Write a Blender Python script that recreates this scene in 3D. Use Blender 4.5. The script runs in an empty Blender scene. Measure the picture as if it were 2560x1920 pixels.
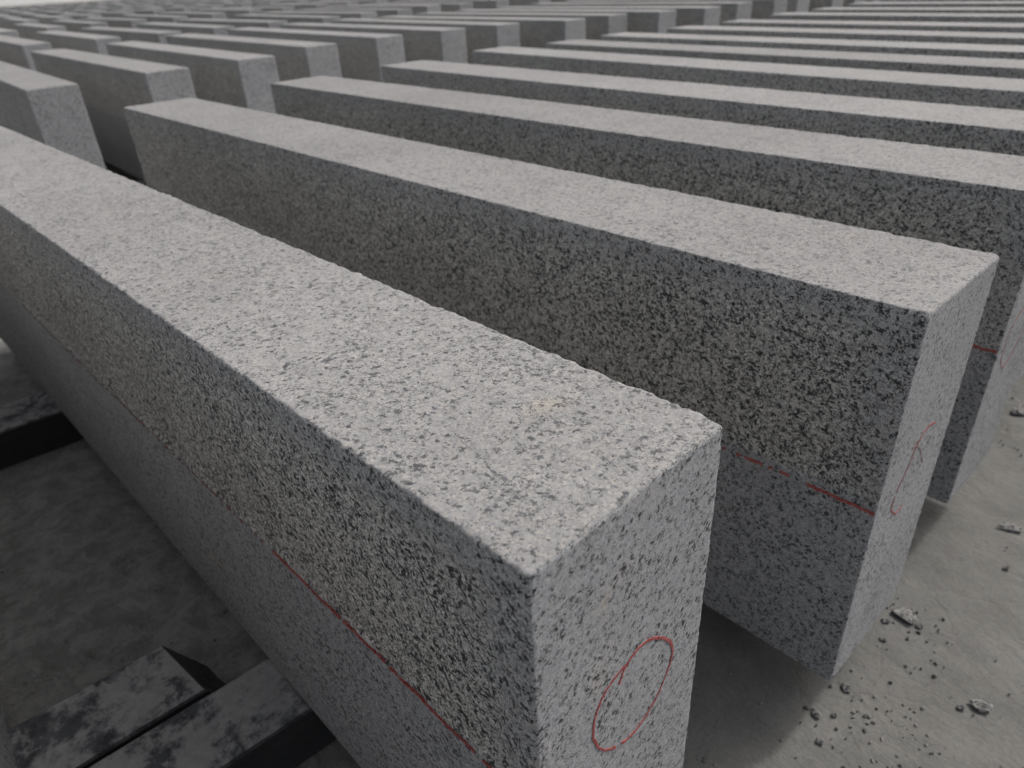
import bpy, math, random
import numpy as np
from mathutils import Vector, Euler

# ------------------------------------------------------------------ camera, world, sun
scene = bpy.context.scene
COL = scene.collection

cam_data = bpy.data.cameras.new('camera')
cam = bpy.data.objects.new('camera', cam_data)
COL.objects.link(cam)
cam.location = (0.20220067, -0.06930352, 0.46925695)
cam.rotation_euler = Euler((1.04032317, 0.05078658, 0.86211553), 'XYZ')
cam_data.sensor_width = 36.0
cam_data.lens = 36.0 * 1774.91631 / 2560.0
cam_data.clip_start = 0.01
cam_data.clip_end = 2000.0
cam_data.dof.use_dof = True
cam_data.dof.focus_distance = 0.33
cam_data.dof.aperture_fstop = 13.5
scene.camera = cam

SUN_EL, SUN_AZ = math.radians(50), math.radians(12)      # azimuth measured from +Y towards +X
w = bpy.data.worlds.new("World")
scene.world = w
w.use_nodes = True
nt = w.node_tree
bg = nt.nodes['Background']
sky = nt.nodes.new('ShaderNodeTexSky')
sky.sky_type = 'NISHITA'
sky.sun_disc = False
sky.sun_elevation = SUN_EL
sky.sun_rotation = SUN_AZ
sky.air_density = 1.0
sky.dust_density = 6.0
sky.ozone_density = 0.0
hs = nt.nodes.new('ShaderNodeHueSaturation')          # thin high cloud takes most of the blue out
hs.inputs['Saturation'].default_value = 0.42
nt.links.new(sky.outputs[0], hs.inputs['Color'])
nt.links.new(hs.outputs[0], bg.inputs[0])
bg.inputs[1].default_value = 0.13

sd = bpy.data.lights.new('sun', 'SUN')
sd.energy = 1.5
sd.angle = math.radians(5)
sd.color = (1.0, 0.97, 0.92)
sun = bpy.data.objects.new('sun', sd)
COL.objects.link(sun)
dirv = Vector((math.sin(SUN_AZ) * math.cos(SUN_EL), math.cos(SUN_AZ) * math.cos(SUN_EL), math.sin(SUN_EL)))
sun.rotation_euler = dirv.to_track_quat('Z', 'Y').to_euler()
sun.location = (0, 0, 5)

scene.view_settings.view_transform = 'Standard'
scene.view_settings.look = 'None'
scene.view_settings.gamma = 1.0
scene.view_settings.exposure = 0.30
scene.view_settings.use_curve_mapping = False
scene.render.resolution_x, scene.render.resolution_y = 1024, 768

# ------------------------------------------------------------------ helpers
GROUND = -0.05
rng = random.Random(11)

def tag(o, label=None, cat=None, group=None, kind=None):
    if label: o['label'] = label
    if cat: o['category'] = cat
    if group: o['group'] = group
    if kind: o['kind'] = kind
    return o

def mesh_obj(name, verts, faces, mat, parent=None, smooth=False):
    me = bpy.data.meshes.new(name)
    me.from_pydata([tuple(v) for v in verts], [], [tuple(f) for f in faces])
    me.update()
    if smooth:
        me.polygons.foreach_set('use_smooth', [True] * len(me.polygons))
    me.materials.append(mat)
    o = bpy.data.objects.new(name, me)
    COL.objects.link(o)
    if parent: o.parent = parent
    return o

def _hash(ix, iy, iz, seed):
    h = (ix.astype(np.int64) * 374761393 + iy.astype(np.int64) * 668265263 + iz.astype(np.int64) * 2147483647 + seed * 1274126177) & 0xffffffff
    h = ((h ^ (h >> 13)) * 1274126177) & 0xffffffff
    h = (h ^ (h >> 16)) & 0xffffff
    return h / float(0xffffff)

def vnoise(P, scale, seed=0):
    Q = P * scale
    I = np.floor(Q).astype(np.int64); F = Q - I
    F = F * F * (3 - 2 * F)
    out = np.zeros(len(P))
    for dx in (0, 1):
        for dy in (0, 1):
            for dz in (0, 1):
                wgt = (F[:, 0] if dx else 1 - F[:, 0]) * (F[:, 1] if dy else 1 - F[:, 1]) * (F[:, 2] if dz else 1 - F[:, 2])
                out += wgt * _hash(I[:, 0] + dx, I[:, 1] + dy, I[:, 2] + dz, seed)
    return out * 2 - 1

# ------------------------------------------------------------------ node helpers
class NT:
    def __init__(s, name):
        s.m = bpy.data.materials.new(name); s.m.use_nodes = True
        s.t = s.m.node_tree
        s.b = s.t.nodes['Principled BSDF']
        s.tc = s.t.nodes.new('ShaderNodeTexCoord')
    def n(s, typ, **kw):
        nd = s.t.nodes.new(typ)
        for k, v in kw.items(): setattr(nd, k, v)
        return nd
    def link(s, a, b): s.t.links.new(a, b)
    def setin(s, sock, v):
        if hasattr(v, 'is_linked') or isinstance(v, bpy.types.NodeSocket): s.link(v, sock)
        else: sock.default_value = v
    def math(s, op, a, b=None, c=None, clamp=False):
        nd = s.n('ShaderNodeMath', operation=op, use_clamp=clamp)
        s.setin(nd.inputs[0], a)
        if b is not None: s.setin(nd.inputs[1], b)
        if c is not None: s.setin(nd.inputs[2], c)
        return nd.outputs[0]
    def vmath(s, op, a, b=None, scale=None):
        nd = s.n('ShaderNodeVectorMath', operation=op)
        s.setin(nd.inputs[0], a)
        if b is not None: s.setin(nd.inputs[1], b)
        if scale is not None: s.setin(nd.inputs['Scale'], scale)
        return nd.outputs[0]
    def noise(s, vec, scale, detail=3, rough=0.55, dist=0.0, color=False):
        nd = s.n('ShaderNodeTexNoise')
        s.link(vec, nd.inputs['Vector'])
        nd.inputs['Scale'].default_value = scale; nd.inputs['Detail'].default_value = detail
        nd.inputs['Roughness'].default_value = rough; nd.inputs['Distortion'].default_value = dist
        return nd.outputs['Color' if color else 'Fac']
    def voro(s, vec, scale, feature='F1', out='Color', rnd=1.0):
        nd = s.n('ShaderNodeTexVoronoi', feature=feature)
        s.link(vec, nd.inputs['Vector']); nd.inputs['Scale'].default_value = scale
        nd.inputs['Randomness'].default_value = rnd
        return nd.outputs[out]
    def ramp(s, fac, lo, hi, a=0.0, b=1.0, smooth=True):
        nd = s.n('ShaderNodeMapRange', interpolation_type='SMOOTHSTEP' if smooth else 'LINEAR')
        s.link(fac, nd.inputs['Value'])
        s.setin(nd.inputs['From Min'], lo); s.setin(nd.inputs['From Max'], hi)
        s.setin(nd.inputs['To Min'], a); s.setin(nd.inputs['To Max'], b)
        return nd.outputs['Result']
    def mix(s, fac, a, b, mode='MIX'):
        nd = s.n('ShaderNodeMix', data_type='RGBA', blend_type=mode)
        s.setin(nd.inputs[0], fac)
        s.setin(nd.inputs[6], a if not isinstance(a, tuple) else (*a, 1)[:4])
        s.setin(nd.inputs[7], b if not isinstance(b, tuple) else (*b, 1)[:4])
        return nd.outputs[2]
    def sep(s, v):
        nd = s.n('ShaderNodeSeparateXYZ'); s.link(v, nd.inputs[0]); return nd.outputs
    def comb(s, x, y, z):
        nd = s.n('ShaderNodeCombineXYZ')
        for i, v in enumerate((x, y, z)): s.setin(nd.inputs[i], v)
        return nd.outputs[0]
    def bump(s, h, dist, strength=1.0):
        nd = s.n('ShaderNodeBump'); s.link(h, nd.inputs['Height'])
        nd.inputs['Distance'].default_value = dist; nd.inputs['Strength'].default_value = strength
        s.link(nd.outputs[0], s.b.inputs['Normal'])
        return nd

ROUGH_Z = -0.131       # border between hammered upper band and sawn lower band (local z, top face is z = 0)

def granite():
    g = NT('speckled_granite')
    P = g.tc.outputs['Object']; N = g.tc.outputs['Normal']
    px, py, pz = g.sep(P)[:3]
    nx, ny, nz = g.sep(N)[:3]
    oi = g.n('ShaderNodeObjectInfo')
    off = g.vmath('SCALE', g.comb(oi.outputs['Random'], g.math('FRACT', g.math('MULTIPLY', oi.outputs['Random'], 7.31)), g.math('FRACT', g.math('MULTIPLY', oi.outputs['Random'], 3.77))), scale=3.0)
    Q = g.vmath('ADD', P, off)
    # masks of the faces and of the hammered finish
    wob = g.math('MULTIPLY', g.math('SUBTRACT', g.noise(P, 90, 5, 0.65), 0.5), 0.022)
    zz = g.math('ADD', pz, wob)
    xx = g.math('ADD', px, wob)
    topm = g.ramp(nz, 0.45, 0.8)
    frontm = g.ramp(g.math('ABSOLUTE', ny), 0.45, 0.8)
    m = g.ramp(g.math('MULTIPLY_ADD', wob, -0.6, zz), ROUGH_Z - 0.002, ROUGH_Z + 0.002)
    mg = g.math('MULTIPLY', g.ramp(zz, -0.010, -0.030), g.ramp(xx, -0.014, -0.042))
    m = g.math('MULTIPLY', m, g.math('MULTIPLY_ADD', mg, 0.62, 0.38))
    roughm = g.math('MULTIPLY', m, frontm)
    # warped coordinate, slightly foliated
    wv = g.vmath('SCALE', g.vmath('SUBTRACT', g.noise(Q, 1000, 3, 0.65, color=True), (0.5, 0.5, 0.5)), scale=0.0016)
    sc = g.vmath('ADD', Q, wv)
    mp = g.n('ShaderNodeMapping', vector_type='TEXTURE')
    g.link(sc, mp.inputs[0]); mp.inputs['Rotation'].default_value = (0.75, 0.25, 0.35); mp.inputs['Scale'].default_value = (1.12, 1.30, 0.88)
    S = mp.outputs[0]
    big = g.noise(Q, 38, 3, 0.6)
    mid = g.noise(Q, 270, 3, 0.6)
    # feldspar / quartz mosaic
    c1 = g.sep(g.voro(S, 1020))[:3]
    c2 = g.sep(g.voro(S, 1900))[:3]
    c0 = g.sep(g.voro(S, 590))[:3]
    tone = g.math('ADD', g.math('MULTIPLY', c1[0], 0.5), g.math('MULTIPLY', c2[0], 0.5))
    tone = g.math('ADD', tone, g.math('MULTIPLY', g.math('SUBTRACT', big, 0.5), 0.5))
    tone = g.math('ADD', tone, g.math('MULTIPLY', g.math('SUBTRACT', g.noise(Q, 2600, 2, 0.6), 0.5), 0.5))
    tone = g.ramp(tone, 0.1, 0.95, smooth=False)
    # mica specks : cells of two sizes, clustered
    clus = g.math('ADD', g.math('MULTIPLY', g.math('SUBTRACT', mid, 0.5), 0.95), g.math('MULTIPLY', g.math('SUBTRACT', big, 0.5), 0.40))
    thr = g.math('ADD', clus, g.math('MULTIPLY_ADD', roughm, 0.055, 0.095))
    thr = g.math('SUBTRACT', thr, g.math('MULTIPLY', topm, 0.012))
    endm = g.math('MULTIPLY', g.math('SUBTRACT', 1.0, frontm), g.math('SUBTRACT', 1.0, topm))
    thr = g.math('SUBTRACT', thr, g.math('MULTIPLY', endm, 0.030))
    s0 = g.ramp(g.math('SUBTRACT', g.math('ADD', g.math('SUBTRACT', thr, 0.030), g.math('MULTIPLY', roughm, 0.055)), c0[0]), -0.01, 0.02)
    s1 = g.ramp(g.math('SUBTRACT', thr, c1[1]), -0.01, 0.02)
    thr2 = g.math('ADD', clus, g.math('MULTIPLY_ADD', roughm, 0.07, 0.115))
    thr2 = g.math('SUBTRACT', thr2, g.math('MULTIPLY', topm, 0.02))
    s2 = g.ramp(g.math('SUBTRACT', thr2, c2[1]), -0.01, 0.03)
    # half hidden grey specks
    s3 = g.math('MULTIPLY', g.ramp(g.math('SUBTRACT', g.math('ADD', clus, 0.28), c1[2]), -0.02, 0.05), g.math('SUBTRACT', 1.0, g.math('MULTIPLY', topm, 0.7)))
    s1 = g.math('MULTIPLY', s1, g.ramp(c1[2], 0.0, 0.6, 0.55, 1.0))
    spk = g.math('MAXIMUM', g.math('MAXIMUM', s0, s1), g.math('MULTIPLY', s2, 0.85))
    # speck edge break-up
    brk = g.ramp(g.noise(Q, 3000, 2, 0.6), 0.30, 0.42)
    spk = g.math('MULTIPLY', spk, brk)
    side_c = g.mix(tone, (0.175, 0.182, 0.192), (0.45, 0.455, 0.465))
    end_c = g.mix(tone, (0.24, 0.247, 0.26), (0.43, 0.437, 0.452))  # ends share the sides' sawn finish; their brighter light is in the colour
    smooth_c = g.mix(frontm, end_c, side_c)
    rough_c = g.mix(tone, (0.20, 0.196, 0.183), (0.78, 0.755, 0.70))  # paler hammered finish, lifted further against weak light on the sides
    top_c = g.mix(tone, (0.180, 0.179, 0.180), (0.315, 0.309, 0.303))  # top darkened in colour to offset the strong light from above
    mott = g.ramp(g.noise(Q, 85, 4, 0.6), 0.35, 0.65, 0.94, 1.04)
    top_c = g.mix(1.0, top_c, g.comb(mott, mott, mott), 'MULTIPLY')
    base = g.mix(roughm, smooth_c, rough_c)
    base = g.mix(topm, base, top_c)
    # warm and cool crystals
    base = g.mix(g.math('MULTIPLY', g.ramp(c1[2], 0.78, 0.9), 0.35), base, (0.47, 0.42, 0.36))
    base = g.mix(g.math('MULTIPLY', g.ramp(c2[2], 0.8, 0.95), 0.30), base, (0.22, 0.245, 0.29))
    # a few pale rust blotches
    rust = g.ramp(g.noise(Q, 17, 2, 0.5), 0.68, 0.80)
    base = g.mix(g.math('MULTIPLY', rust, 0.22), base, (0.50, 0.38, 0.22))
    grey = g.math('MULTIPLY', s3, g.math('SUBTRACT', g.math('MULTIPLY_ADD', roughm, 0.15, 0.22), g.math('MULTIPLY', topm, 0.0)))
    base = g.mix(grey, base, (0.15, 0.155, 0.16))
    dark = g.mix(topm, (0.014, 0.016, 0.018), (0.026, 0.028, 0.034))
    sp_str = g.math('SUBTRACT', 0.97, g.math('MULTIPLY', topm, 0.08))
    col = g.mix(g.math('MULTIPLY', spk, sp_str), base, dark)
    # stone dust lying in the hollows of the top and streaking down the sides
    dn = g.ramp(g.noise(Q, 230, 4, 0.7), 0.40, 0.66)
    dmask = g.math('MULTIPLY', dn, g.math('MULTIPLY_ADD', topm, 0.22, 0.08))
    col = g.mix(dmask, col, (0.27, 0.264, 0.260))
    # slightly different block to block
    var = g.math('MULTIPLY_ADD', oi.outputs['Random'], 0.18, 0.91)
    col = g.mix(1.0, col, g.comb(var, var, var), 'MULTIPLY')
    large = g.ramp(g.noise(Q, 6, 3, 0.6), 0.3, 0.7, 0.92, 1.05)
    col = g.mix(1.0, col, g.comb(large, large, large), 'MULTIPLY')
    g.link(col, g.b.inputs['Base Color'])
    g.link(g.math('SUBTRACT', 0.88, g.math('MULTIPLY', spk, 0.3)), g.b.inputs['Roughness'])
    g.b.inputs['Specular IOR Level'].default_value = 0.3
    # relief: hammered band and top are much coarser than the sawn faces
    hb = g.math('ADD', g.math('MULTIPLY', g.noise(Q, 340, 4, 0.65), 1.0), g.math('MULTIPLY', g.noise(Q, 1200, 3, 0.6), 0.35))
    amp = g.math('MAXIMUM', g.math('MAXIMUM', roughm, g.math('MULTIPLY', topm, 0.36)), 0.06)
    h = g.math('MULTIPLY', hb, amp)
    h = g.math('SUBTRACT', h, g.math('MULTIPLY', g.math('MULTIPLY', spk, amp), 0.3))
    g.bump(h, 0.0010, 0.8)
    return g.m

def ground_mat():
    g = NT('dusty_concrete')
    P = g.tc.outputs['Object']
    a = g.noise(P, 2.2, 5, 0.6); b = g.noise(P, 26, 5, 0.65); c = g.noise(P, 300, 3, 0.6)
    t = g.math('ADD', g.math('MULTIPLY', a, 0.5), g.math('ADD', g.math('MULTIPLY', b, 0.35), g.math('MULTIPLY', c, 0.22)))
    col = g.mix(g.ramp(t, 0.36, 0.70), (0.100, 0.0985, 0.093), (0.158, 0.156, 0.149))
    # dried slurry crusts, long and thin
    st = g.vmath('MULTIPLY', P, (1.0, 1.6, 1.0))
    sl = g.noise(st, 22, 5, 0.65, 0.6)
    col = g.mix(g.math('MULTIPLY', g.ramp(sl, 0.56, 0.70), 0.35), col, (0.19, 0.187, 0.178))
    # dark grains
    v = g.voro(g.vmath('ADD', P, g.vmath('SCALE', g.noise(P, 300, 3, color=True), scale=0.008)), 420)
    vs = g.sep(v)[:3]
    gr = g.ramp(g.math('SUBTRACT', g.math('MULTIPLY', g.math('SUBTRACT', g.noise(P, 14, 4, 0.65), 0.38), 0.22), vs[0]), 0.0, 0.012)
    col = g.mix(g.math('MULTIPLY', gr, 0.5), col, (0.085, 0.085, 0.085))
    # cracks and lifted flakes of the dried slurry, their shade painted into the colour
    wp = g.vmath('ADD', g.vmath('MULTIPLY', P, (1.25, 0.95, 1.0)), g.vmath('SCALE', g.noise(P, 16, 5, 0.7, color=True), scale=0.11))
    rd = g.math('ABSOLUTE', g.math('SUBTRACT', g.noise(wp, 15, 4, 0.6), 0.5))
    crust_fill = g.ramp(g.sep(P)[0], -0.02, -0.25)
    crack_shade = g.math('MULTIPLY', g.ramp(rd, 0.009, 0.0), g.math('MULTIPLY', crust_fill, g.ramp(g.noise(P, 9, 3), 0.42, 0.58)))
    col = g.mix(g.math('MULTIPLY', crust_fill, 0.7), col, g.mix(g.ramp(g.noise(wp, 34, 7, 0.7, 0.3), 0.36, 0.62), (0.27, 0.262, 0.245), (0.46, 0.45, 0.425)))  # left floor paled to offset weak light, mottled in place of relief shading
    stain = g.ramp(g.noise(P, 7, 4, 0.6), 0.55, 0.75)
    col = g.mix(g.math('MULTIPLY', stain, 0.30), col, (0.13, 0.125, 0.113))
    col = g.mix(g.math('MULTIPLY', crack_shade, 0.6), col, (0.06, 0.056, 0.048))
    g.link(col, g.b.inputs['Base Color'])
    g.b.inputs['Roughness'].default_value = 0.95
    g.b.inputs['Specular IOR Level'].default_value = 0.15
    h = g.math('ADD', g.math('MULTIPLY', sl, 1.2), g.math('ADD', g.math('MULTIPLY', b, 1.2), g.math('MULTIPLY', c, 0.25)))
    cr = g.ramp(g.voro(g.vmath('ADD', P, g.vmath('SCALE', g.noise(P, 12, 4, color=True), scale=0.06)), 16, 'DISTANCE_TO_EDGE', 'Distance'), 0.0, 0.05)
    h = g.math('ADD', h, g.math('MULTIPLY', cr, 0.10))
    h = g.math('ADD', h, g.math('MULTIPLY', g.math('MULTIPLY', g.noise(wp, 38, 8, 0.72, 0.4), crust_fill), 9.0))
    g.bump(h, 0.0030, 0.7)
    return g.m

def batten_mat():
    g = NT('dust_covered_dark_timber')
    P = g.tc.outputs['Object']; nz = g.sep(g.tc.outputs['Normal'])[2]
    oi = g.n('ShaderNodeObjectInfo')
    Q = g.vmath('ADD', P, g.comb(g.math('MULTIPLY', oi.outputs['Random'], 9.0), 0.0, 0.0))
    grain = g.noise(g.vmath('MULTIPLY', Q, (9.0, 1.0, 9.0)), 25, 4, 0.6)
    wood = g.mix(grain, (0.018, 0.018, 0.020), (0.040, 0.040, 0.042))
    d = g.noise(Q, 21, 9, 0.72, 0.2)
    dm = g.math('MULTIPLY', g.ramp(g.math('ADD', d, g.math('MULTIPLY', g.math('SUBTRACT', g.noise(Q, 140, 5, 0.7), 0.5), 0.25)), 0.42, 0.55), g.ramp(nz, 0.3, 0.9))
    thin = g.math('MULTIPLY', g.ramp(g.noise(Q, 60, 4, 0.6), 0.2, 0.8), g.math('MULTIPLY_ADD', g.ramp(nz, 0.3, 0.9), 0.42, 0.02))
    col = g.mix(thin, wood, (0.17, 0.18, 0.20))
    col = g.mix(g.math('MULTIPLY', dm, 0.8), col, g.mix(g.noise(Q, 150, 3), (0.19, 0.188, 0.186), (0.36, 0.352, 0.34)))
    g.link(col, g.b.inputs['Base Color'])
    g.b.inputs['Roughness'].default_value = 0.8
    g.b.inputs['Specular IOR Level'].default_value = 0.2
    g.bump(g.math('ADD', g.math('MULTIPLY', grain, 0.5), g.math('ADD', d, g.noise(Q, 500, 2))), 0.0012, 0.7)
    return g.m

def crayon_mat():
    g = NT('red_crayon')
    P = g.tc.outputs['Object']
    n = g.noise(P, 600, 3, 0.6)
    col = g.mix(g.ramp(n, 0.35, 0.7), (0.30, 0.04, 0.035), (0.40, 0.15, 0.14))
    g.link(col, g.b.inputs['Base Color'])
    g.link(g.ramp(g.noise(P, 1500, 3, 0.7), 0.40, 0.47), g.b.inputs['Alpha'])
    g.b.inputs['Roughness'].default_value = 0.8
    return g.m

def faded_mat():
    g = NT('faded_red_crayon')
    n = g.noise(g.tc.outputs['Object'], 600, 3, 0.6)
    g.link(g.mix(g.ramp(n, 0.35, 0.7), (0.27, 0.11, 0.10), (0.34, 0.21, 0.20)), g.b.inputs['Base Color'])
    g.link(g.ramp(g.noise(g.tc.outputs['Object'], 1500, 3, 0.7), 0.47, 0.54), g.b.inputs['Alpha'])
    g.b.inputs['Roughness'].default_value = 0.85
    return g.m

def chip_mat(name, lo, hi, scale=260):
    g = NT(name)
    P = g.tc.outputs['Object']
    c = g.sep(g.voro(P, scale))[:3]
    col = g.mix(c[0], lo, hi)
    col = g.mix(g.ramp(g.math('SUBTRACT', 0.14, c[1]), 0, 0.02), col, (0.04, 0.04, 0.045))
    nz = g.sep(g.tc.outputs['Normal'])[2]
    g.link(col, g.b.inputs['Base Color'])
    g.b.inputs['Roughness'].default_value = 0.9
    g.bump(g.noise(P, 500, 3), 0.001, 0.8)
    return g.m

def plain(name, lo, hi, scale=3.0, rough=0.9):
    g = NT(name)
    n = g.noise(g.tc.outputs['Object'], scale, 5, 0.6)
    g.link(g.mix(g.ramp(n, 0.3, 0.7), lo, hi), g.b.inputs['Base Color'])
    g.b.inputs['Roughness'].default_value = rough
    return g.m

M_STONE = granite()
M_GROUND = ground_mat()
M_BATTEN = batten_mat()
M_RED = crayon_mat()
M_FADE = faded_mat()
M_CHIP = chip_mat('broken_granite', (0.08, 0.08, 0.078), (0.25, 0.246, 0.236), 420)
M_GRIT = chip_mat('granite_grit', (0.06, 0.06, 0.058), (0.21, 0.205, 0.195), 90)
M_GLARE = plain('outdoor_glare_white', (0.76, 0.78, 0.77), (0.84, 0.85, 0.84), 0.4)  # white of the panel that stands in for overexposed outdoors
M_BEAM = plain('brown_timber', (0.10, 0.065, 0.04), (0.17, 0.11, 0.07), 4)

# ------------------------------------------------------------------ ground (gently uneven close to the stones, flat to the horizon)
def build_ground():
    def axis(lo, hi, c0, c1, step):
        a = list(np.arange(c0, c1 + 1e-9, step))
        d = step
        x = a[-1]
        while x < hi:
            d *= 1.35; x = min(x + d, hi); a.append(x)
        d = step; x = a[0]; left = []
        while x > lo:
            d *= 1.35; x = max(x - d, lo); left.append(x)
        return np.array(left[::-1] + a)
    xs = axis(-600, 600, -1.4, 0.6, 0.0065); ys = axis(-600, 600, -0.4, 1.2, 0.0065)
    X, Y = np.meshgrid(xs, ys, indexing='ij')
    P = np.stack([X.ravel(), Y.ravel(), np.zeros(X.size)], 1)
    fade = np.clip(1.5 - np.hypot(P[:, 0] + 0.4, P[:, 1] - 0.3) / 1.6, 0, 1)
    # crumpled slurry crusts: stronger in the sheltered strip on the left
    P2 = P * np.array([1.3, 1.0, 1.0]) + 0.02 * np.stack([vnoise(P, 20, 5), vnoise(P, 20, 6), 0 * P[:, 0]], 1)
    ridg = 1 - np.abs(vnoise(P2, 17, 3))
    ridg = np.clip((ridg - 0.6) / 0.4, 0, 1) ** 2
    left = np.clip((-0.05 - P[:, 0]) / 0.25, 0, 1) * np.clip((np.abs(P[:, 0] + 0.80) - 0.02) / 0.06, 0, 1)
    z = 0.0009 * vnoise(P, 14, 1) + 0.0005 * vnoise(P, 50, 2) + left * (0.0050 * ridg + 0.0022 * vnoise(P, 33, 8) + 0.0016 * vnoise(P, 80, 9) - 0.001)
    z = GROUND + np.clip(z, -0.003, 0.0075) * fade - 0.001
    V = np.stack([P[:, 0], P[:, 1], z], 1)
    nx, ny = len(xs), len(ys)
    I = np.arange(nx * ny).reshape(nx, ny)
    F = np.stack([I[:-1, :-1].ravel(), I[1:, :-1].ravel(), I[1:, 1:].ravel(), I[:-1, 1:].ravel()], 1)
    me = bpy.data.meshes.new('ground')
    me.vertices.add(len(V)); me.vertices.foreach_set('co', V.ravel())
    me.loops.add(F.size); me.loops.foreach_set('vertex_index', F.ravel())
    me.polygons.add(len(F)); me.polygons.foreach_set('loop_start', np.arange(0, F.size, 4))
    me.polygons.foreach_set('use_smooth', np.ones(len(F), bool))
    me.update(calc_edges=True); me.validate()
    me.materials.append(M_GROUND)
    o = bpy.data.objects.new('ground', me); COL.objects.link(o)
    tag(o, kind='structure')
build_ground()

# ------------------------------------------------------------------ kerbstones
H = 0.30
def kerb_mesh(W, L, step, seed):
    """sawn block with hammered top and upper side bands and nibbled arrises; origin at the top, near, front corner"""
    edge = [0, 0.0006, 0.0014, 0.0025, 0.004, 0.0062] if step < 0.01 else [0, 0.0018, 0.005]
    def ax(len_):
        e = np.array(edge)
        n = max(2, int(round((len_ - 2 * e[-1]) / step)))
        m = np.linspace(e[-1], len_ - e[-1], n + 1)[1:-1]
        return np.concatenate([e, m, len_ - e[::-1]])
    ux, uy, uz = ax(L), ax(W), ax(H)
    nx, ny, nz = len(ux), len(uy), len(uz)
    ids = -np.ones((nx, ny, nz), int)
    surf = np.zeros((nx, ny, nz), bool)
    surf[0] = surf[-1] = True; surf[:, 0] = surf[:, -1] = True; surf[:, :, 0] = surf[:, :, -1] = True
    idx = np.argwhere(surf)
    ids[surf] = np.arange(len(idx))
    P = np.stack([ux[idx[:, 0]], uy[idx[:, 1]], uz[idx[:, 2]]], 1)
    size = np.array([L, W, H])
    off = np.array([seed * 3.1, seed * 1.7, seed * 0.9])
    Q = P + off
    # arris radius varies: mostly tight, nibbled in places
    r = 0.0010 + 0.0004 * vnoise(Q, 200, seed) + 0.0010 * np.clip(vnoise(Q, 330, seed + 1), 0, 1)
    bite = np.clip(vnoise(Q, 75, seed + 2) - 0.5, 0, 1) * 0.005 * np.where(P[:, 2] > H - 0.02, 0.9, 0.2)
    cd = np.linalg.norm(np.minimum(P, size - P), axis=1)
    r = r + 0.0013 * np.exp(-(cd / 0.007) ** 2)
    r = np.clip(r + bite, 0.0005, 0.0060)[:, None]
    r = np.minimum(r, np.min(size) / 3)
    C = np.clip(P, r, size - r)
    D = P - C; ln = np.linalg.norm(D, axis=1, keepdims=True)
    isf = ln[:, 0] > 1e-9
    nrm = np.where(isf[:, None], D / np.maximum(ln, 1e-9), 0)
    P = np.where(isf[:, None], C + nrm * r, P)
    z_top = H - P[:, 2]
    # masks
    top = (idx[:, 2] == nz - 1)
    side = ((idx[:, 1] == 0) | (idx[:, 1] == ny - 1))
    wob = 0.004 * vnoise(Q, 60, seed + 5)
    zt = z_top + wob
    band = np.clip((0.131 - zt) / 0.003, 0, 1) * np.clip((zt - 0.012) / 0.012, 0, 1) * np.clip((np.minimum(P[:, 0], L - P[:, 0]) + wob - 0.010) / 0.012, 0, 1)
    n1 = vnoise(Q, 95, seed + 7); n2 = vnoise(Q, 210, seed + 8); n3 = vnoise(Q, 430, seed + 9)
    hmr = 0.5 * n1 + 0.4 * n2 + 0.3 * n3
    fine = 1.0 if step < 0.01 else 0.5
    d_top = np.where(top, (0.0005 * hmr * fine), 0)
    d_side = np.where(side, band * (-0.0012 + 0.0011 * hmr * fine), 0)
    # upper arrises get an extra ragged lip
    near_top = np.exp(-(z_top / 0.004) ** 2)
    rag = near_top * 0.0007 * (0.12 * n1 + 0.5 * n2 + 0.9 * n3)
    P = P + nrm * (d_top + d_side)[:, None]
    ys = np.where(P[:, 1] < W / 2, -1.0, 1.0)
    dist_y = np.minimum(P[:, 1], W - P[:, 1])
    P[:, 1] += ys * rag * np.exp(-(dist_y / 0.005) ** 2)
    xsn = np.where(P[:, 0] < L / 2, -1.0, 1.0)
    dist_x = np.minimum(P[:, 0], L - P[:, 0])
    P[:, 0] += xsn * 0.0004 * n3 * np.exp(-(dist_x / 0.004) ** 2) * np.exp(-(dist_y / 0.006) ** 2)
    V = P - np.array([L, 0, H])
    F = []
    def quads(A, flip):
        a, b, c, d = A[:-1, :-1].ravel(), A[1:, :-1].ravel(), A[1:, 1:].ravel(), A[:-1, 1:].ravel()
        F.append(np.stack([a, d, c, b] if flip else [a, b, c, d], 1))
    quads(ids[:, :, 0], True); quads(ids[:, :, -1], False)
    quads(ids[:, 0, :], False); quads(ids[:, -1, :], True)
    quads(ids[0, :, :], True); quads(ids[-1, :, :], False)
    F = np.concatenate(F)
    me = bpy.data.meshes.new('granite_kerbstone')
    me.vertices.add(len(V)); me.vertices.foreach_set('co', V.ravel())
    me.loops.add(F.size); me.loops.foreach_set('vertex_index', F.ravel())
    me.polygons.add(len(F)); me.polygons.foreach_set('loop_start', np.arange(0, F.size, 4))
    me.polygons.foreach_set('use_smooth', np.ones(len(F), bool))
    me.update(calc_edges=True)
    me.materials.append(M_STONE)
    return me

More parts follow.
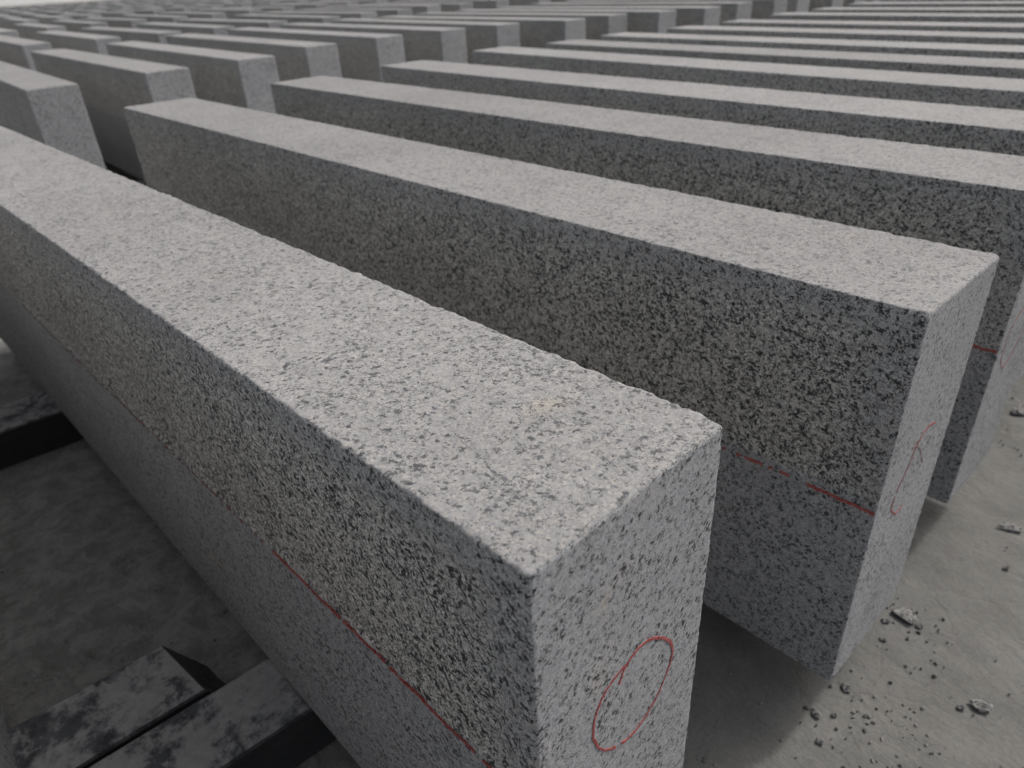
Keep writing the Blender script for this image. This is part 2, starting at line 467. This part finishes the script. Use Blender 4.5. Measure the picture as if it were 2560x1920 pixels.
def ribbon(name, parent, pts, width, plane, mat, seed, drop=0.12, thick=0.0004):
    """waxy crayon stroke a fraction of a millimetre proud of the stone. pts in the plane's 2-D coordinates
    plane 'front': (x, z) on the y = 0 side; plane 'end': (y, z) on the x = 0 end (local)"""
    R = random.Random(seed)
    # resample
    P = []
    for (a, b) in zip(pts[:-1], pts[1:]):
        n = max(1, int(math.hypot(b[0] - a[0], b[1] - a[1]) / 0.0011))
        for k in range(n): P.append((a[0] + (b[0] - a[0]) * k / n, a[1] + (b[1] - a[1]) * k / n))
    P.append(pts[-1])
    V, F = [], []
    gap = 0; ww = width
    def to3(q, t):
        if plane == 'front': return (q[0], -t, q[1])
        return (t, q[0], q[1])
    for i in range(len(P) - 1):
        ww += (width * R.uniform(0.5, 1.3) - ww) * 0.5
        if gap > 0: gap -= 1; continue
        if R.random() < drop: gap = R.choice([0, 1, 1, 2, 4]); continue
        a, b = P[i], P[i + 1]
        dx, dz = b[0] - a[0], b[1] - a[1]; l = math.hypot(dx, dz) or 1
        n0 = (-dz / l, dx / l)
        j = R.uniform(-0.25, 0.25) * width
        e = 0.35
        q = []
        for (p, s) in ((a, -1), (b, -1), (b, 1), (a, 1)):
            h = ww * 0.5 * R.uniform(0.75, 1.2)
            ex = -e if p is a else e
            q.append((p[0] + n0[0] * (s * h + j) + dx * ex, p[1] + n0[1] * (s * h + j) + dz * ex))
        base = len(V)
        t = thick * R.uniform(0.8, 1.2)
        for c in q: V.append(to3(c, t))
        for c in q: V.append(to3(c, -0.0003))
        F += [(base, base + 1, base + 2, base + 3)]
        for k in range(4): F.append((base + k, base + 4 + k, base + 4 + (k + 1) % 4, base + (k + 1) % 4))
    o = mesh_obj(name, V, F, mat, parent)
    return o

def smooth_curve(pts, n=6, closed=False):
    out = []
    N = len(pts)
    rngi = range(N if closed else N - 1)
    for i in rngi:
        g = lambda k: pts[k % N] if closed else pts[max(0, min(N - 1, k))]
        p0, p1, p2, p3 = g(i - 1), g(i), g(i + 1), g(i + 2)
        for k in range(n):
            t = k / n
            out.append(tuple(0.5 * ((2 * p1[c]) + (-p0[c] + p2[c]) * t + (2 * p0[c] - 5 * p1[c] + 4 * p2[c] - p3[c]) * t * t + (-p0[c] + 3 * p1[c] - 3 * p2[c] + p3[c]) * t ** 3) for c in (0, 1)))
    out.append(pts[0] if closed else pts[-1])
    return out

WB, LB = 0.10431, 1.27345
# near ends of the near row: x, y of the near front corner, yaw, height error, width error (surveyed from the place)
NEAR = {
 1: (0.0802, 0.0310, 0.0673, 0.0079, 0.0081), 2: (0.0807, 0.3148, 0.0511, 0.0, 0.0110), 3: (0.0570, 0.5764, 0.0415, 0.0024, 0.0096),
 4: (0.0193, 0.8038, 0.0081, 0.0012, 0.0064), 5: (-0.0339, 1.0441, -0.0320, 0.0003, 0.0019), 6: (0.0179, 1.2566, -0.0193, 0.0, -0.0033),
 7: (0.0151, 1.4523, -0.0243, 0.0, -0.0058), 8: (0.0627, 1.6705, -0.0250, 0.0, -0.0051), 9: (0.0951, 1.8983, -0.0120, 0.0, -0.0045),
 10: (0.085, 2.165, -0.012, 0.0, -0.004), 11: (0.105, 2.385, -0.008, 0.0, -0.003), 12: (0.10, 2.64, -0.006, 0.0, -0.002), 13: (0.09, 2.90, -0.004, 0.0, -0.002), 14: (0.11, 3.15, -0.004, 0.0, -0.002), 15: (0.10, 3.42, 0.004, 0.0, -0.002), 16: (0.08, 3.68, 0.002, 0.0, -0.002)}
SECOND = [(-1.6803, 0.1853, 0.0017, -0.002), (-1.7381, 0.4439, 0.0151, 0), (-1.7723, 0.6823, -0.0005, -0.002), (-1.9389, 0.9552, 0.0004, 0),
 (-1.9824, 1.2211, -0.0108, -0.004), (-1.9609, 1.4583, -0.0084, -0.004), (-1.935, 1.680, -0.030, -0.004), (-1.800, 1.880, 0.0, 0), (-1.7912, 2.0936, 0.0016, 0),
 (-1.7053, 2.2747, 0.0008, 0), (-1.6533, 2.482, 0.0011, 0)]
ORD = ['first', 'second', 'third', 'fourth', 'fifth', 'sixth', 'seventh', 'eighth', 'ninth', 'tenth', 'eleventh', 'twelfth', 'thirteenth', 'fourteenth',
       'fifteenth', 'sixteenth', 'seventeenth', 'eighteenth', 'nineteenth', 'twentieth', 'twenty-first', 'twenty-second', 'twenty-third', 'twenty-fourth',
       'twenty-fifth', 'twenty-sixth', 'twenty-seventh', 'twenty-eighth', 'twenty-ninth', 'thirtieth']
GROUP = 'granite kerbstones standing on edge in rows'

def place(me, x, y, yaw, ztop, label):
    o = bpy.data.objects.new('granite_kerbstone', me)
    COL.objects.link(o)
    o.location = (x, y, ztop); o.rotation_euler = (0, 0, yaw)
    return tag(o, label, 'kerbstone', GROUP)

NEAR_LABEL = {
 0: 'granite kerbstone whose shadowed back shows at the bottom left corner of the photo',
 1: 'largest foreground granite kerbstone with a red crayon oval on its end',
 2: 'granite kerbstone behind the foreground one with a red crayon hook on its end',
 3: 'granite kerbstone with its end cut off by the right edge of the photo'}
stones = {}
# the stone beside the photographer, its back side toward the foreground stone
me = kerb_mesh(WB + 0.006, LB, 0.006, 40)
stones[0] = place(me, 0.06, -0.2665, 0.012, H, NEAR_LABEL[0])
for k, (x, y, a, dz, dw) in NEAR.items():
    step = {1: 0.0027, 2: 0.0032, 3: 0.005, 4: 0.006}.get(k, 0.011)
    me = kerb_mesh(WB + dw, LB, step, k)
    lab = NEAR_LABEL.get(k, 'long granite kerbstone in the nearest row, %s back from the one with the red oval' % ORD[k - 2])
    stones[k] = place(me, x, y, a, H + dz, lab)

shared = [kerb_mesh(WB - 0.001, LB, 0.014, 60 + i) for i in range(4)]
for i, (x, y, a, dw) in enumerate(SECOND):
    if i < 5: me = kerb_mesh(WB + dw, LB, 0.011, 80 + i)
    else: me = shared[i % 4]
    place(me, x, y, a, H + rng.uniform(-.001, .001), 'granite kerbstone in the second row from the camera, %s from its front' % ORD[i])
y = SECOND[-1][1]
for i in range(len(SECOND), len(SECOND) + 7):
    y += 0.235
    place(shared[i % 4], -1.66 + rng.uniform(-.02, .02), y, rng.uniform(-.006, .006), H, 'granite kerbstone in the second row from the camera, %s from its front' % ORD[i])

coarse = [kerb_mesh(WB, LB, 0.03, 90 + i) for i in range(3)]
THIRD_Y = [0.476, 0.745, 0.985, 1.27]
ROWN = ['third', 'fourth', 'fifth', 'sixth', 'seventh', 'eighth', 'ninth', 'tenth', 'eleventh']
ORDROW = 0
for r in range(9):
    x0 = -3.58 - 1.83 * r
    y0 = 0.10 * abs(x0) - 0.15 if r else 0.22
    y1 = 0.30 * abs(x0) + 2.9
    y = y0; n = 0
    while y < y1 and n < 30:
        yy = y
        if r == 0 and 1 <= n <= 4: yy = THIRD_Y[n - 1]; y = yy
        place(coarse[(n + r) % 3] if r > 1 else shared[(n * 3 + r) % 4], x0 + rng.uniform(-.07, .07) + 0.10 * math.sin(n * 0.5 + r), yy, rng.uniform(-.03, .03), H + rng.uniform(-.003, .003),
              'blurred granite kerbstone in the %s row from the camera, %s from its front' % (ROWN[r], ORD[n]))
        y += 0.262 + rng.uniform(-.02, .025); n += 1

# ------------------------------------------------------------------ crayon marks (children of the stones they are drawn on)
def front_line(k, x_to, depth, seed, width=0.0024, mat=M_RED, drop=0.12, x_from=-0.001):
    R = random.Random(seed)
    pts = []; x = x_from; z = -depth
    while x > -x_to:
        pts.append((x, z + R.uniform(-0.0009, 0.0009) + 0.0015 * math.sin(x * 9 + seed)))
        x -= 0.011
    return ribbon('crayon_line', stones[k], pts, width, 'front', mat, seed, drop, 0.0007)

front_line(1, 0.225, 0.1335, 3, 0.0015, M_RED, 0.06)
front_line(1, 0.80, 0.1335, 4, 0.0016, M_FADE, 0.42, -0.23)
front_line(2, 0.05, 0.1365, 5, 0.0021, M_RED, 0.03)
front_line(2, 0.30, 0.1365, 6, 0.0020, M_RED, 0.22, -0.058)
front_line(3, 0.20, 0.1345, 7, 0.0026, M_RED, 0.08)
for k in range(4, 8): front_line(k, 0.5, 0.134, 8 + k, 0.0024, M_RED, 0.15)

OVAL = [(0.0488, -0.098), (0.0511, -0.0925), (0.0545, -0.0895), (0.0565, -0.0884), (0.0621, -0.0872), (0.0683, -0.0885), (0.0761, -0.0939), (0.0840, -0.1020), (0.0882, -0.1110), (0.0876, -0.1197),
        (0.0846, -0.1269), (0.0806, -0.1331), (0.0750, -0.1387), (0.0680, -0.1432), (0.0601, -0.1448), (0.0506, -0.1420), (0.0420, -0.1361), (0.0366, -0.1290), (0.0329, -0.1190), (0.0322, -0.1090),
        (0.0341, -0.1015), (0.0385, -0.0950), (0.0444, -0.0915), (0.0519, -0.0896)]
ribbon('crayon_oval', stones[1], smooth_curve(OVAL), 0.0013, 'end', M_RED, 5, 0.008, 0.0003)
HOOK = [(0.077, -0.1061), (0.066, -0.1030), (0.0570, -0.1035), (0.0507, -0.1071), (0.0459, -0.1149), (0.0406, -0.126), (0.0350, -0.1337), (0.0305, -0.1426), (0.0305, -0.1520), (0.036, -0.1579), (0.043, -0.1638), (0.048, -0.1648), (0.0547, -0.1639)]
ribbon('crayon_hook', stones[2], smooth_curve(HOOK), 0.0010, 'end', M_RED, 22, 0.04, 0.0003)
ribbon('crayon_hook_stroke', stones[2], smooth_curve([(0.0542, -0.1089), (0.0470, -0.1065), (0.0391, -0.1073), (0.0450, -0.1100), (0.0523, -0.1137), (0.0586, -0.1182), (0.0741, -0.1374)]), 0.0008, 'end', M_FADE, 23, 0.08, 0.0003)
ribbon('crayon_oval', stones[3], smooth_curve([(0.075, -0.098), (0.0570, -0.0970), (0.0388, -0.1063), (0.0214, -0.1146), (0.0167, -0.1311), (0.0200, -0.1483), (0.0270, -0.1570), (0.0330, -0.1620), (0.0420, -0.1638), (0.060, -0.152), (0.078, -0.130), (0.084, -0.110)]), 0.0008, 'end', M_RED, 24, 0.04, 0.0003)

# ------------------------------------------------------------------ timber battens under the stones
def batten(x0, x1, y0, y1, z1, seed, label, cut=0.0, slant=0.0):
    """sawn bar along Y with worn arrises; cut slants the far end"""
    n = max(6, int((y1 - y0) / 0.012)); m = 5
    h = z1 - GROUND + 0.001
    prof = []
    b = 0.0035
    W = x1 - x0
    prof = [(0, 0), (W, 0), (W, h - b), (W - b * 0.35, h - b * 0.35), (W - b, h), (W * 0.66, h), (W * 0.33, h), (b, h), (b * 0.35, h - b * 0.35), (0, h - b)]
    V = []; K = len(prof)
    L = y1 - y0
    for i in range(n + 1):
        t = i / n
        for (px, pz) in prof:
            yy = L * t + cut * (px / W) * t + slant * (1 - pz / h) * t
            V.append([px, yy, pz])
    V = np.array(V)
    Q = V + seed * 2.3
    amp = np.where(V[:, 2] > 0.001, 1.0, 0.0)
    V[:, 0] += 0.0007 * vnoise(Q, 30, seed) * amp + 0.0003 * vnoise(Q, 160, seed + 3)
    V[:, 2] += -0.0006 * np.abs(vnoise(Q, 45, seed + 1)) * amp
    F = []
    for i in range(n):
        for k in range(K):
            k2 = (k + 1) % K
            F.append((i * K + k, i * K + k2, (i + 1) * K + k2, (i + 1) * K + k))
    F.append(tuple(range(K))[::-1]); F.append(tuple(n * K + k for k in range(K)))
    F = [f[::-1] for f in F]
    o = mesh_obj('timber_batten', V, F, M_BATTEN)
    o.location = (x0, y0, GROUND)
    return tag(o, label, 'batten', 'timber battens carrying the kerbstones')

batten(-0.307, -0.2375, -0.36, -0.050, -0.001, 1, 'short dusty dark batten ending in the open beside the foreground stone', 0.012, 0.026)
batten(-0.2325, -0.166, -0.42, 0.56, -0.0005, 2, 'dusty dark batten running under the foreground kerbstone near its marked end')
batten(-0.870, -0.7925, -0.45, 0.60, -0.0005, 3, 'black sided batten under the foreground kerbstone near its far end')
batten(-0.240, -0.172, 0.575, 3.9, -0.001, 4, 'dark batten hidden under the near row behind the second kerbstone')
batten(-0.90, -0.830, 0.615, 3.9, -0.001, 5, 'dark batten under the far ends of the near row')
batten(-2.06, -1.995, 0.05, 4.4, -0.001, 6, 'dark batten under the near ends of the second row')
batten(-2.95, -2.88, 0.05, 4.4, -0.001, 7, 'dark batten under the far ends of the second row')
for r in range(9):
    x0 = -3.58 - 1.83 * r
    ya, yb = (0.10 * abs(x0) - 0.3 if r else 0.1), 0.31 * abs(x0) + 2.6
    batten(x0 - 0.36, x0 - 0.29, ya, yb, -0.003, 10 + r, 'long dark batten under the near ends of the %s row of kerbstones' % ROWN[r])
    batten(x0 - 1.07, x0 - 1.00, ya, yb, -0.003, 30 + r, 'long dark batten under the far ends of the %s row of kerbstones' % ROWN[r])

# ------------------------------------------------------------------ chips and grit on the floor
def chip_verts(size, seed, flat=0.35, elong=1.5):
    R = random.Random(seed)
    P = []
    n = 12
    for i in range(n):
        t = i / n * math.tau * 2.618
        z = 1 - 2 * (i + .5) / n; r = math.sqrt(1 - z * z)
        v = Vector((r * math.cos(t) * elong, r * math.sin(t), z * flat))
        v.x += R.uniform(-.3, .3); v.y += R.uniform(-.25, .25); s = R.uniform(0.75, 1.1)
        P.append(v * s * size * 0.5)
    return P

import bmesh
def hull(name, P, mat):
    bm = bmesh.new()
    for p in P: bm.verts.new(p)
    bmesh.ops.convex_hull(bm, input=bm.verts)
    for v in [v for v in bm.verts if not v.link_faces]: bm.verts.remove(v)
    me = bpy.data.meshes.new(name); bm.to_mesh(me); bm.free()
    me.materials.append(mat)
    return me

CHIPS = [
 (0.078, 0.468, 0.0230, 1.6, -0.30, 'largest flat stone chip, lying near the foot of the hooked kerbstone'),
 (0.069, 0.450, 0.0080, 1.2, 0.4, 'small chip just left of the largest flat stone chip'),
 (0.091, 0.466, 0.0078, 1.2, 0.9, 'small dark chip just right of the largest flat stone chip'),
 (0.098, 0.655, 0.0240, 1.6, 0.75, 'flat stone chip alone near the right edge, highest on the open floor'),
 (0.116, 0.594, 0.0065, 1.2, 0.1, 'pea sized dark chip below the right edge chip'),
 (0.157, 0.421, 0.0165, 1.7, 0.35, 'pale flat chip lying apart at the lower right of the floor'),
 (0.079, 0.361, 0.0105, 1.4, 0.1, 'dark chip touching the shadow at the bottom corner of the hooked kerbstone'),
 (0.089, 0.302, 0.0062, 1.3, 0.2, 'little pale chip nearest the bottom of the photo on the lit floor'),
 (0.075, 0.321, 0.0085, 1.3, -0.5, 'chip on the shadow edge below the hooked kerbstone'),
 (0.085, 0.331, 0.0050, 1.2, 0.5, 'tiny pale chip between the shadow edge and the lit floor'),
 (0.147, 0.409, 0.0056, 1.2, 0.5, 'tiny chip beside the pale flat chip at lower right'),
 (0.077, 0.428, 0.0070, 1.4, 0.2, 'whitish flake below the largest flat stone chip'),
 (0.030, 0.897, 0.0240, 1.3, 0.9, 'dark broken lump under the end of the fourth kerbstone'),
]
for i, (x, y, s, el, a, lab) in enumerate(CHIPS):
    me = hull('stone_chip', chip_verts(s / el * 1.15, 100 + i, 0.42, el), M_CHIP)
    o = bpy.data.objects.new('stone_chip', me); COL.objects.link(o)
    zmin = min(v.co.z for v in me.vertices)
    o.location = (x, y, GROUND - zmin * 0.75); o.rotation_euler = (0.06, -0.05, a)
    tag(o, lab, 'stone chip', 'stone chips scattered on the floor')

def grit():
    R = random.Random(77)
    V, F = [], []
    def add(x, y, s, z=GROUND):
        el = R.uniform(1, 1.8); a = R.uniform(0, math.tau)
        base = len(V); k = R.choice([5, 6, 7])
        ca, sa = math.cos(a), math.sin(a)
        for ring, (rr, hh) in enumerate(((1.0, -0.1), (0.85, 0.35), (0.3, 0.6))):
            for j in range(k):
                t = j / k * math.tau + ring * 0.4
                r = s * 0.5 * rr * R.uniform(0.7, 1.15)
                px, py = r * math.cos(t) * el, r * math.sin(t)
                V.append((x + px * ca - py * sa, y + px * sa + py * ca, z + hh * s * R.uniform(0.5, 0.9)))
        for ring in (0, 1):
            for j in range(k):
                j2 = (j + 1) % k
                F.append((base + ring * k + j, base + ring * k + j2, base + (ring + 1) * k + j2, base + (ring + 1) * k + j))
        F.append(tuple(base + 2 * k + j for j in range(k)))
    for _ in range(1100):
        x, y = R.uniform(-1.3, 0.55), R.uniform(-0.3, 1.4)
        add(x, y, R.choice([0.0008, 0.001, 0.0013, 0.0018, 0.0026]) * R.uniform(0.7, 1.2))
    # drifts swept together at the foot of the stones and along the lit floor
    for (cx, cy, sp, n) in ((0.10, 0.350, 0.020, 45), (0.14, 0.32, 0.035, 60), (0.085, 0.46, 0.016, 35), (0.15, 0.40, 0.04, 30), (0.06, 0.80, 0.03, 30), (0.03, 0.20, 0.03, 25)):
        for _ in range(n):
            add(R.gauss(cx, sp), R.gauss(cy, sp), abs(R.gauss(0.0012, 0.0007)) + 0.0006)
    o = mesh_obj('stone_grit', V, F, M_GRIT)
    tag(o, 'fine stone grit and crumbs scattered over the dusty floor', 'grit', kind='stuff')
grit()

# ------------------------------------------------------------------ far edge of the yard
def beam(a, b, w_, h_, label):
    a, b = Vector(a), Vector(b)
    d = (b - a); L = d.length
    n = 12; V, F = [], []
    for i in range(n + 1):
        y = L * i / n
        s = 0.04 * math.sin(i * 1.7)
        for (px, pz) in ((0, 0), (w_, 0), (w_, h_ - .02), (w_ - .02, h_), (.02, h_), (0, h_ - .02)):
            V.append((px + s * .4, y, pz + (s * .3 if pz else 0)))
    for i in range(n):
        for k in range(6):
            k2 = (k + 1) % 6
            F.append(((i + 1) * 6 + k, (i + 1) * 6 + k2, i * 6 + k2, i * 6 + k))
    F.append(tuple(range(6))); F.append(tuple(n * 6 + k for k in range(6))[::-1])
    o = mesh_obj('timber_beam', V, F, M_BEAM)
    o.location = a; o.rotation_euler = (0, 0, math.atan2(-d.x, d.y))
    return tag(o, label, 'timber beam')
beam((-33.5, 5.4, GROUND), (-38.0, 10.4, GROUND), 0.25, 0.16, 'long brown timber beam on the ground beyond the last row of stones')

def far_glare():  # added white panel and cap, standing in for the overexposed outdoors
    root = bpy.data.objects.new('outdoor_glare', None); COL.objects.link(root)
    root.location = (-74, 0, GROUND)
    tag(root, 'added white outdoor-glare wall seen out of focus at the top left', 'backdrop')
    V = []; F = []
    def box(x0, x1, y0, y1, z0, z1):
        b = len(V)
        V.extend([(x0, y0, z0), (x1, y0, z0), (x1, y1, z0), (x0, y1, z0), (x0, y0, z1), (x1, y0, z1), (x1, y1, z1), (x0, y1, z1)])
        F.extend([(b, b + 3, b + 2, b + 1), (b + 4, b + 5, b + 6, b + 7), (b, b + 1, b + 5, b + 4), (b + 1, b + 2, b + 6, b + 5), (b + 2, b + 3, b + 7, b + 6), (b + 3, b, b + 4, b + 7)])
    box(-0.3, 0, -30, 60, 0, 3.0)
    mesh_obj('glare_panel', V, F, M_GLARE, root)
    V = []; F = []
    box(-0.4, 0.1, -30, 60, 3.002, 3.12)
    mesh_obj('glare_top', V, F, M_GLARE, root)
far_glare()
